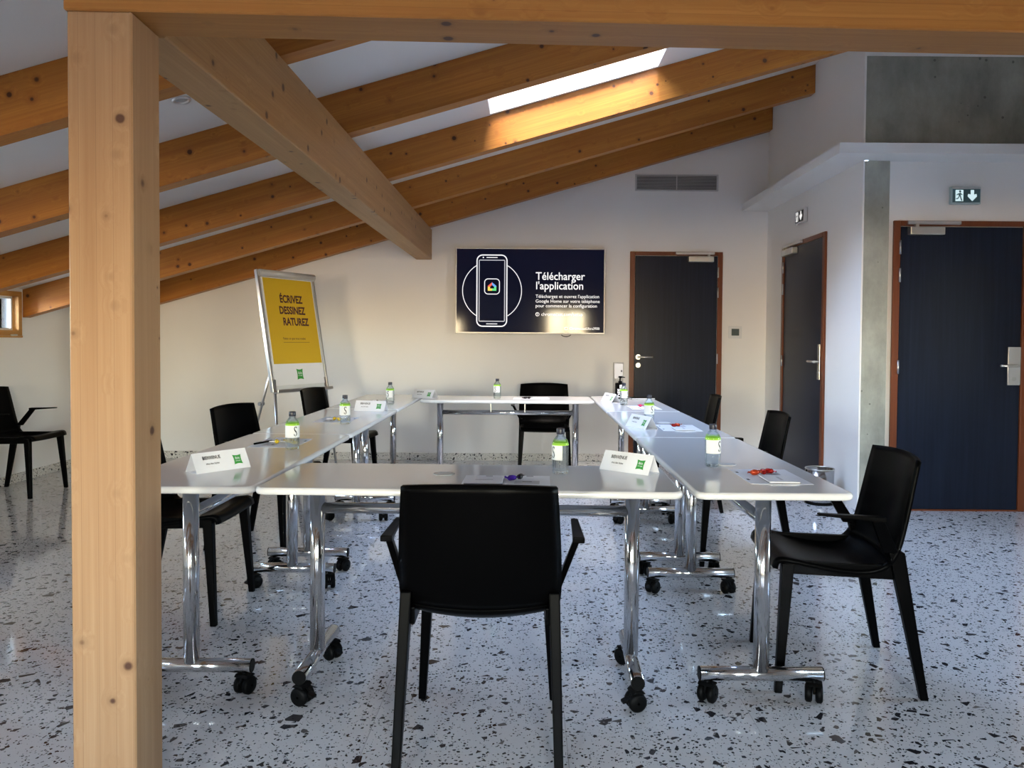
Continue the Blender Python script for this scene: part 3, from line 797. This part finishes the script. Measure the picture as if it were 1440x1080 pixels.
# ------------------------------------------------------------------ flip chart
def flip():
    P0 = Vector((-2.02, 6.02, 0)); dirx = Vector((.46, .888, 0)); ang = math.atan2(dirx.y, dirx.x)
    f = thing('flip_chart', 'white flip chart stand with a yellow poster left of the screen', 'flip chart', (P0.x + dirx.x * .32, P0.y + dirx.y * .32, 0), ang)
    tilt = R(10.5); W2 = .315; Z0, Z1 = .785, 1.765; L = (Z1 - Z0) / math.cos(tilt)
    # board frame: local x across, local z up the board, -y towards the reader
    bd = part('board', B().box((-W2, 0, 0), (W2, .018, L), .004, 2), WHITEPLASTIC, f, (0, 0, Z0), (-tilt, 0, 0))
    part('edge_strip', B().box((-W2 - .004, -.012, 0), (-W2 + .016, .02, L), .003), ALU, bd)
    part('edge_strip', B().box((W2 - .016, -.012, 0), (W2 + .004, .02, L), .003), ALU, bd)
    part('paper_pad', B().box((-W2 + .03, -.009, .05), (W2 - .03, -.001, L - .03), .001), PAPER, f, (0, 0, Z0), (-tilt, 0, 0))
    clamp = B().tube((-W2 + .01, -.022, L - .028), (W2 - .008, -.022, L - .028), .026, n=16); clamp.box((-W2, -.03, L - .06), (W2, -.0095, L - .02), .006)
    part('clamp_bar', clamp, PALE_STEEL, f, (0, 0, Z0), (-tilt, 0, 0))
    tray = B().box((-W2, -.06, -.012), (W2, .0, -.002), .003); tray.box((-W2, -.062, -.012), (W2, -.056, .012), .002)
    part('pen_tray', tray, ALU, f, (0, 0, Z0), (-tilt, 0, 0))
    po = part('poster', B().box((-W2 + .045, -.0102, .225), (W2 - .04, -.0092, L - .064)), YELLOW, f, (0, 0, Z0), (-tilt, 0, 0))
    for body, x, z, s in (('ÉCRIVEZ', -.115, .735, .088), ('DESSINEZ', -.135, .640, .088), ('RATUREZ', -.11, .545, .088)):
        o = obj('lettering', text_me(body, s, MAROON, .76, .0030), po, (x, -.0108, z), (PI / 2, 0, 0))
    obj('lettering', text_me('Faites ce que vous voulez', .026, MAROON, .95, .0003), po, (-.135, -.0108, .425), (PI / 2, 0, 0))
    part('rule_line', B().box((-.135, -.0107, .400), (.16, -.0103, .4025)), MAROON, po)
    lg = B(); s = .036; q = []
    for a, c in (((-1, -1.25), (1, -1.25)), ((1, -1.25), (1, 1.25)), ((1, 1.25), (-1, 1.25)), ((-1, 1.25), (-1, -1.25))):
        for k in range(5):
            u = k / 5; px, pz = a[0] + (c[0] - a[0]) * u, a[1] + (c[1] - a[1]) * u
            w = 1 - .16 * math.sin(PI * u); q.append((px * (w if a[0] == c[0] else 1), pz * (w if a[1] == c[1] else 1)))
    lg.m.faces.new([lg.m.verts.new((x * s, -.0098, .135 + z * s)) for x, z in q])
    lo = part('logo', lg, GREEN, f, (0, 0, Z0), (-tilt, 0, 0))
    obj('lettering', text_me('ibis', .034, PAPER, 1, .0004, 'CENTER'), lo, (0, -.0102, .135), (PI / 2, 0, 0))
    obj('lettering', text_me('STYLES', .014, PAPER, 1, .0002, 'CENTER'), lo, (0, -.0102, .118), (PI / 2, 0, 0))
    # legs
    part('leg', B().tube((-W2 + .03, .012, Z0 + .1), (-W2 - .01, -.09, .004), .011, n=12), ALU, f)
    part('leg', B().tube((W2 - .03, .012, Z0 + .1), (W2 + .03, -.09, .004), .011, n=12), ALU, f)
    rear = part('leg', B().tube((-.06, .14, Z0 + .56), (-.06, .62, .004), .011, n=12), ALU, f)
    part('clamp_knob', B().tube((-.085, .395, .66), (-.035, .395, .66), .016, n=12), GREYPLASTIC, rear)
    m = thing('marker_pen', 'pair-end black marker lying in the flip chart tray, left one', 'pen')
    return f, ang, tilt, Z0
fl, fang, ftilt, FZ = flip()
bpy.data.objects.remove(bpy.data.objects['marker_pen'])
mp = None
for k, (lx, lab) in enumerate(((.12, 'black marker in the flip chart tray, left of two'), (.20, 'black marker in the flip chart tray, right of two'))):
    base = fl.matrix_basis @ Matrix.Translation((0, 0, FZ)) @ Matrix.Rotation(-ftilt, 4, 'X') @ Matrix.Translation((lx, -.034, .0065))
    if mp is None:
        mp = obj('marker_pen', None); body = part('barrel', B().tube((-.028, 0, 0), (.018, 0, 0), .008, n=12), BLACK, mp); part('cap', B().tube((.018, 0, 0), (.038, 0, 0), .0085, n=12), RUBBER, mp); o = mp
    else: o = dup(mp, (0, 0, 0), 0, lab)
    tag(o, lab, 'pen', 'markers in the flip chart tray'); o.matrix_basis = base

# ------------------------------------------------------------------ bottles
def bottle_proto():
    b = thing('water_bottle', 'x', 'bottle')
    prof = [(0, .003), (.012, .004), (.024, .0), (.0285, .003), (.0295, .010), (.0285, .018), (.0298, .026), (.0298, .105), (.029, .112), (.026, .121), (.020, .130), (.0150, .136), (.0132, .140), (.0130, .148), (0, .148)]
    part('bottle_body', B().lathe(prof, 28), WATER, b)
    part('cap', B().lathe([(.0142, .143), (.0148, .145), (.0148, .161), (.0138, .1632), (0, .1632)], 24), CAPMAT, b)
    def sleeve(z0, z1, a0, a1, r, n=24):
        return B().grid(lambda u, v: (r * math.cos(a0 + (a1 - a0) * u), r * math.sin(a0 + (a1 - a0) * u), z0 + (z1 - z0) * v), n, 1)
    lb = part('label', sleeve(.052, .104, -PI / 2 - 1.9, -PI / 2 + 1.2, .0303), LABELMAT, b)
    part('lime_band', B().grid(lambda u, v: ((.0304 - .0028 * v) * math.cos(2 * PI * u), (.0304 - .0028 * v) * math.sin(2 * PI * u), .104 + .009 * v), 28, 1), LIME, b)
    me = text_me('S', .060, INK, .62, .0002, 'CENTER').copy()
    for v in me.vertices:
        a = -PI / 2 + v.co.x / .0307; z = v.co.y + .059
        v.co = Vector((.0307 * math.cos(a), .0307 * math.sin(a), z))
    obj('lettering', me, lb)
    me = text_me('STYLES', .0075, INK, .9, 0, 'CENTER').copy()
    return b
bp = bottle_proto()
BL = [((-1.02, 3.30), 25, 'water bottle with lime band on the left row nearest the camera'),
      ((-1.027, 4.28), 3, 'water bottle on the left row between the near and middle welcome cards'),
      ((-1.01, 5.59), -32, 'water bottle on the left row behind the middle welcome card'),
      ((-.249, 6.20), -30, 'water bottle standing alone on the far table under the screen'),
      ((.119, 2.74), -55, 'water bottle on the near table beside its welcome card'),
      ((.713, 2.925), 55, 'water bottle on the right row nearest the camera'),
      ((.711, 4.46), 35, 'water bottle on the right row beside the middle welcome card'),
      ((.718, 5.70), 75, 'water bottle on the right row in front of the black pump dispenser')]
for k, ((x, y), a, lab) in enumerate(BL):
    # turn the letter towards the camera, then by a
    face = math.atan2(-y, -x) + PI / 2
    o = bp if k == 0 else dup(bp, (0, 0, 0), 0, lab)
    o.location = (x, y, TZ + .0004); o.rotation_euler = (0, 0, face + R(a)); tag(o, lab, 'bottle', 'water bottles on the tables')

# ------------------------------------------------------------------ welcome cards
def card_proto():
    c = thing('welcome_card', 'x', 'card')
    L, hgt, dep = .105, .068, .040; t = .0012
    b = B()
    for s in (-1, 1):
        b.prism([(-L, s * dep, 0), (-L, s * (dep - t * 1.3), 0), (-L, 0, hgt - t), (-L, 0, hgt)], (2 * L, 0, 0))
    b.box((-L, -dep + .004, .0), (L, dep - .004, .0008))
    part('folded_card', b, PAPER, c)
    sl = math.atan2(dep, hgt); n = Vector((0, -math.cos(sl), math.sin(sl)))
    fr = obj('printed_face', None, c)
    bpy.data.objects.remove(fr)
    def on_face(name, me, x, d, off=.0007):       # d = distance up the slope
        u = Vector((0, math.sin(sl), math.cos(sl))); p = Vector((x, -dep, 0)) + u * d + n * off
        return obj(name, me, c, p, (PI / 2 - sl, 0, 0))
    on_face('lettering', text_me('BIENVENUE', .0185, INK, .72, .00035), -.070, .050)
    on_face('lettering', text_me('chez ibis Styles', .0095, INK, .9, .0001), -.062, .030)
    on_face('lettering', text_me('- - - - - - - - - -', .006, GREYCARD, 1, 0), -.064, .020)
    q = []; s = .0165
    for a, e in (((-1, -1.15), (1, -1.15)), ((1, -1.15), (1, 1.15)), ((1, 1.15), (-1, 1.15)), ((-1, 1.15), (-1, -1.15))):
        for k in range(5):
            u = k / 5; px, pz = a[0] + (e[0] - a[0]) * u, a[1] + (e[1] - a[1]) * u
            w = 1 - .16 * math.sin(PI * u); q.append((px * (w if a[0] == e[0] else 1), pz * (w if a[1] == e[1] else 1)))
    lb = B(); lb.m.faces.new([lb.m.verts.new((x * s, z * s, 0)) for x, z in q])
    lo = on_face('logo', lb.me('logo', GREEN), .062, .037)
    obj('lettering', text_me('ibis', .014, PAPER, 1, .0002, 'CENTER'), lo, (0, .001, .0005))
    obj('lettering', text_me('STYLES', .006, PAPER, 1, .0001, 'CENTER'), lo, (0, -.008, .0005))
    return c
cp = card_proto()
CL = [((-1.168, 2.658), (-1.023, 2.844), 'folded white welcome card on the left row nearest the post'),
      ((-1.150, 5.062), (-.955, 5.030), 'folded white welcome card on the left row between two bottles'),
      ((-.955, 6.26), (-.775, 6.15), 'folded white welcome card at the far left corner of the tables'),
      ((.580, 6.04), (.640, 5.85), 'folded white welcome card at the far right beside the pump dispenser'),
      ((.556, 4.30), (.634, 4.115), 'folded white welcome card in the middle of the right row'),
      ((.270, 2.842), (.430, 2.708), 'folded white welcome card on the near table')]
for k, (p, q, lab) in enumerate(CL):
    p, q = Vector((*p, 0)), Vector((*q, 0)); d = (q - p).normalized(); ang = math.atan2(d.y, d.x)
    mid = (p + q) / 2 + Vector((-d.y, d.x, 0)) * .040
    o = cp if k == 0 else dup(cp, (0, 0, 0), 0, lab)
    o.location = (mid.x, mid.y, TZ + .0004); o.rotation_euler = (0, 0, ang); tag(o, lab, 'card', 'welcome cards on the tables')

# ------------------------------------------------------------------ sheets, pads, cards, sweets
sheet0 = pad0 = kc0 = None
def sweet(label, loc, rz, m, seed):
    rr = random.Random(seed); c = thing('wrapped_sweet', label, 'sweet', loc, rz, 'wrapped sweets on the sheets')
    b = B(); n = 12
    b.lathe([(0, -.016), (.006, -.0145), (.009, -.008), (.0095, 0), (.009, .008), (.006, .0145), (0, .016)], n)
    for v in b.m.verts: v.co *= rr.uniform(.9, 1.1)
    bmesh.ops.rotate(b.m, verts=b.m.verts, cent=(0, 0, 0), matrix=Matrix.Rotation(PI / 2, 3, 'Y'))
    part('sweet_body', b, m, c, (0, 0, .0092))
    for s in (-1, 1):
        w = B()
        for k in range(5):
            a = -.9 + 1.8 * k / 4; a2 = -.9 + 1.8 * (k + 1) / 4
            z1, z2 = rr.uniform(-.004, .006), rr.uniform(-.004, .006)
            w.hull([(s * .013, 0, -.001), (s * .013, 0, .001), (s * (.013 + .014 * math.cos(a)), .014 * math.sin(a), z1), (s * (.013 + .014 * math.cos(a2)), .014 * math.sin(a2), z2), (s * (.013 + .014 * math.cos(a2)), .014 * math.sin(a2), z2 + .0008)])
        part('twisted_end', w, m, c, (0, 0, .0095))
    return c
FOIL = {k: mat(k + ' foil', c, .25, .35) for k, c in dict(red=(.33, .009, .007), yellow=(.75, .55, .03), purple=(.08, .015, .40), dark=(.02, .015, .02), pink=(.75, .05, .16), orange=(.45, .05, .012)).items()}
def setting(loc, rz, where, sweets):
    global sheet0, pad0, kc0
    Mx = Matrix.Translation((*loc, 0)) @ Matrix.Rotation(rz, 4, 'Z')
    def W(x, y, z): return Mx @ Vector((x, y, z))
    zt = TZ + .0003
    if sheet0 is None:
        sheet0 = thing('paper_sheet', 'x', 'paper')
        part('sheet', B().box((-.148, -.105, 0), (.148, .105, .0008)), PAPER, sheet0)
        for x in (-.065, .078): part('printed_mark', B().box((x - .012, .088, .0008), (x + .012, .097, .0011)), INK, sheet0)
        pad0 = thing('note_pad', 'x', 'notepad')
        part('pad_block', B().box((-.064, -.052, 0), (.064, .052, .0045), .0008), PAPER, pad0)
        part('edge_shadow', B().box((-.065, -.053, -.0012), (.065, .053, 0)), mat('painted pad shadow', (.05, .05, .055), .7), pad0)  # dark rim under the pad, its edge shadow put in as colour
        part('printed_mark', B().box((-.03, -.006, .0045), (.03, .004, .0048)), GREYCARD, pad0)
        kc0 = thing('small_card', 'x', 'card')
        part('card_sheet', B().box((-.042, -.027, 0), (.042, .027, .0009)), GREYCARD, kc0)
        part('printed_mark', B().box((-.016, .006, .0009), (.016, .014, .0011)), INK, kc0)
        a, b, c = sheet0, pad0, kc0
    else: a, b, c = dup(sheet0, (0, 0, 0), 0, ''), dup(pad0, (0, 0, 0), 0, ''), dup(kc0, (0, 0, 0), 0, '')
    a.location = W(0, 0, zt); b.location = W(-.075, -.012, zt + .0024); c.location = W(.07, -.025, zt + .0012)
    for o, l, cat, g in ((a, 'white printed sheet ' + where, 'paper', 'sheets at the seats'), (b, 'small white note pad on the sheet ' + where, 'notepad', 'note pads at the seats'), (c, 'small grey card on the sheet ' + where, 'card', 'grey cards at the seats')):
        tag(o, l, cat, g); o.rotation_euler = (0, 0, rz + random.uniform(-.02, .02))
    for k, (x, y, colr, ang) in enumerate(sweets):
        onpad = -.14 < x < -.008 and -.065 < y < .042
        z = zt + (.0075 if onpad else .0022)
        sweet('%s wrapped sweet on the sheet %s%s' % (colr, where, ['', ', second one', ', third one'][k]), W(x, y, z), rz + ang, FOIL[colr], k + int(x * 1000))
setting((-.07, 2.583), -.02, 'on the near table behind the front chair', [(.018, .004, 'purple', .4), (.045, .03, 'dark', 1.3)])
setting((.862, 2.71), PI / 2, 'at the near end of the right row', [(.035, .01, 'red', .2), (.055, -.018, 'red', .9), (.02, .045, 'orange', 1.7)])
setting((.835, 4.21), PI / 2, 'halfway along the right row', [(.03, .02, 'red', .5), (.06, -.005, 'orange', 1.1)])
setting((.835, 5.47), PI / 2, 'towards the far end of the right row', [(.05, .02, 'pink', .3), (.03, -.02, 'pink', 1.2)])
setting((-1.13, 3.49), -PI / 2, 'at the near end of the left row', [(.03, -.01, 'yellow', .5), (.0, .035, 'yellow', 1.4)])
setting((-1.13, 4.50), -PI / 2, 'halfway along the left row', [(.03, -.005, 'yellow', .3), (.05, .03, 'yellow', 1.0)])
setting((-1.13, 5.75), -PI / 2, 'at the far end of the left row', [(.03, .0, 'dark', .3)])
setting((.03, 6.24), PI, 'on the far table before the far chair', [(.05, .06, 'dark', .3), (.02, .065, 'dark', 1.0)])
# pens
def pen(label, loc, rz):
    p = thing('ballpoint_pen', label, 'pen', loc, rz, 'black pens on the sheets')
    part('barrel', B().tube((-.06, 0, .0045), (.055, 0, .0045), .0042, n=10), BLACK, p)
    part('tip', B().tube((.055, 0, .0045), (.07, 0, .0045), .0036, .001, n=10), STEEL, p)
    part('clip', B().box((-.06, -.001, .0088), (-.025, .001, .0105)), STEEL, p)
pen('thin black pen beside the yellow sweets on the left row', (-1.205, 3.47, TZ + .0012), 1.2)
# coasters
co0 = None
for (x, y), lab in (((-.297, 2.712), 'round pale coaster on the near table left of the sheet'), ((.775, 2.965), 'round pale coaster beside the nearest bottle on the right row'), ((.80, 4.47), 'round pale coaster beside the middle bottle on the right row')):
    if co0 is None:
        co0 = thing('coaster', lab, 'coaster'); o = co0
        part('disc', B().lathe([(0, 0), (.037, 0), (.039, .0008), (.039, .0022), (.036, .003), (.034, .0022), (0, .0022)], 32), mat('pale coaster', (.60, .61, .60), .4), co0)
        part('rim_ring', B().lathe([(.0335, .0023), (.0345, .0031), (.0362, .0031), (.037, .0023)], 32), GREYPLASTIC, co0)
    else: o = dup(co0, (0, 0, 0), 0, lab)
    o.location = (x, y, TZ + .0004); tag(o, lab, 'coaster', 'coasters')
# pump dispenser
s = thing('pump_dispenser', 'black pump bottle of hand gel at the far right', 'dispenser', (.762, 6.30, TZ + .0004), R(6))
part('bottle_body', B().box((-.038, -.024, 0), (.038, .024, .132), .008, 3), BLACK, s)
pb = B().tube((0, 0, .132), (0, 0, .146), .015, n=18); pb.tube((0, 0, .146), (0, 0, .172), .006, n=12); pb.hull([(x, y, z) for x, y, z in ((-.014, -.012, .172), (.014, -.012, .172), (-.014, .012, .172), (.014, .012, .172), (-.012, -.01, .187), (.012, -.01, .187), (-.012, .01, .187), (.012, .01, .187))], .003); pb.tube((.01, 0, .181), (.04, -.008, .176), .005, .004, n=10)
part('pump', pb, BLACK, s)
obj('lettering', text_me('ID', .040, PAPER, 1.0, .0012), s, (-.010, -.0246, .088), (PI / 2, 0, 0))
obj('lettering', text_me('DES', .042, PAPER, 1.0, .0012), s, (.004, -.0246, .012), (PI / 2, -PI / 2, 0))
# acrylic sign
s = thing('acrylic_stand', 'upright clear acrylic leaflet stand behind the pump bottle', 'sign holder', (.762, 6.44, TZ + .0004), 0)
part('upright', B().box((-.044, 0, .004), (.044, .003, .295), .0008), ACRYLIC, s)
part('foot_plate', B().box((-.044, -.03, 0), (.044, .04, .004), .0008), ACRYLIC, s)
lf = part('leaflet', B().box((-.030, -.0012, .16), (.040, -.0004, .285)), mat('pale leaflet', (.33, .33, .33), .6), s)
part('printed_mark', B().box((.022, -.0016, .215), (.034, -.0013, .232)), INK, lf)
# black folder
s = thing('black_folder', 'flat black folder lying at the far right corner of the tables', 'folder', (.935, 6.29, TZ + .0004), R(8))
part('cover', B().box((-.10, -.075, 0), (.10, .075, .003), .001), BLACK, s); part('pages', B().box((-.097, -.072, .003), (.097, .073, .011)), PAPER, s); part('cover', B().box((-.10, -.075, .011), (.10, .075, .0135), .001), RUBBER, s)
# waste bin
s = thing('waste_bin', 'round chrome waste bin by the right wall', 'bin', (2.205, 5.73, 0))
part('bin_body', B().lathe([(0, .012), (.100, .012), (.101, .03), (.104, .262), (.100, .262), (.097, .03), (0, .028)], 36), mat('bin steel', (.40, .40, .41), .16, 1.0), s)
part('base_ring', B().lathe([(0, .0005), (.106, .0005), (.107, .012), (.104, .018), (.0, .016)], 36), RUBBER, s)
part('rim', B().lathe([(.1042, .259), (.1065, .262), (.106, .267), (.100, .267), (.0995, .262)], 36), STEEL, s)
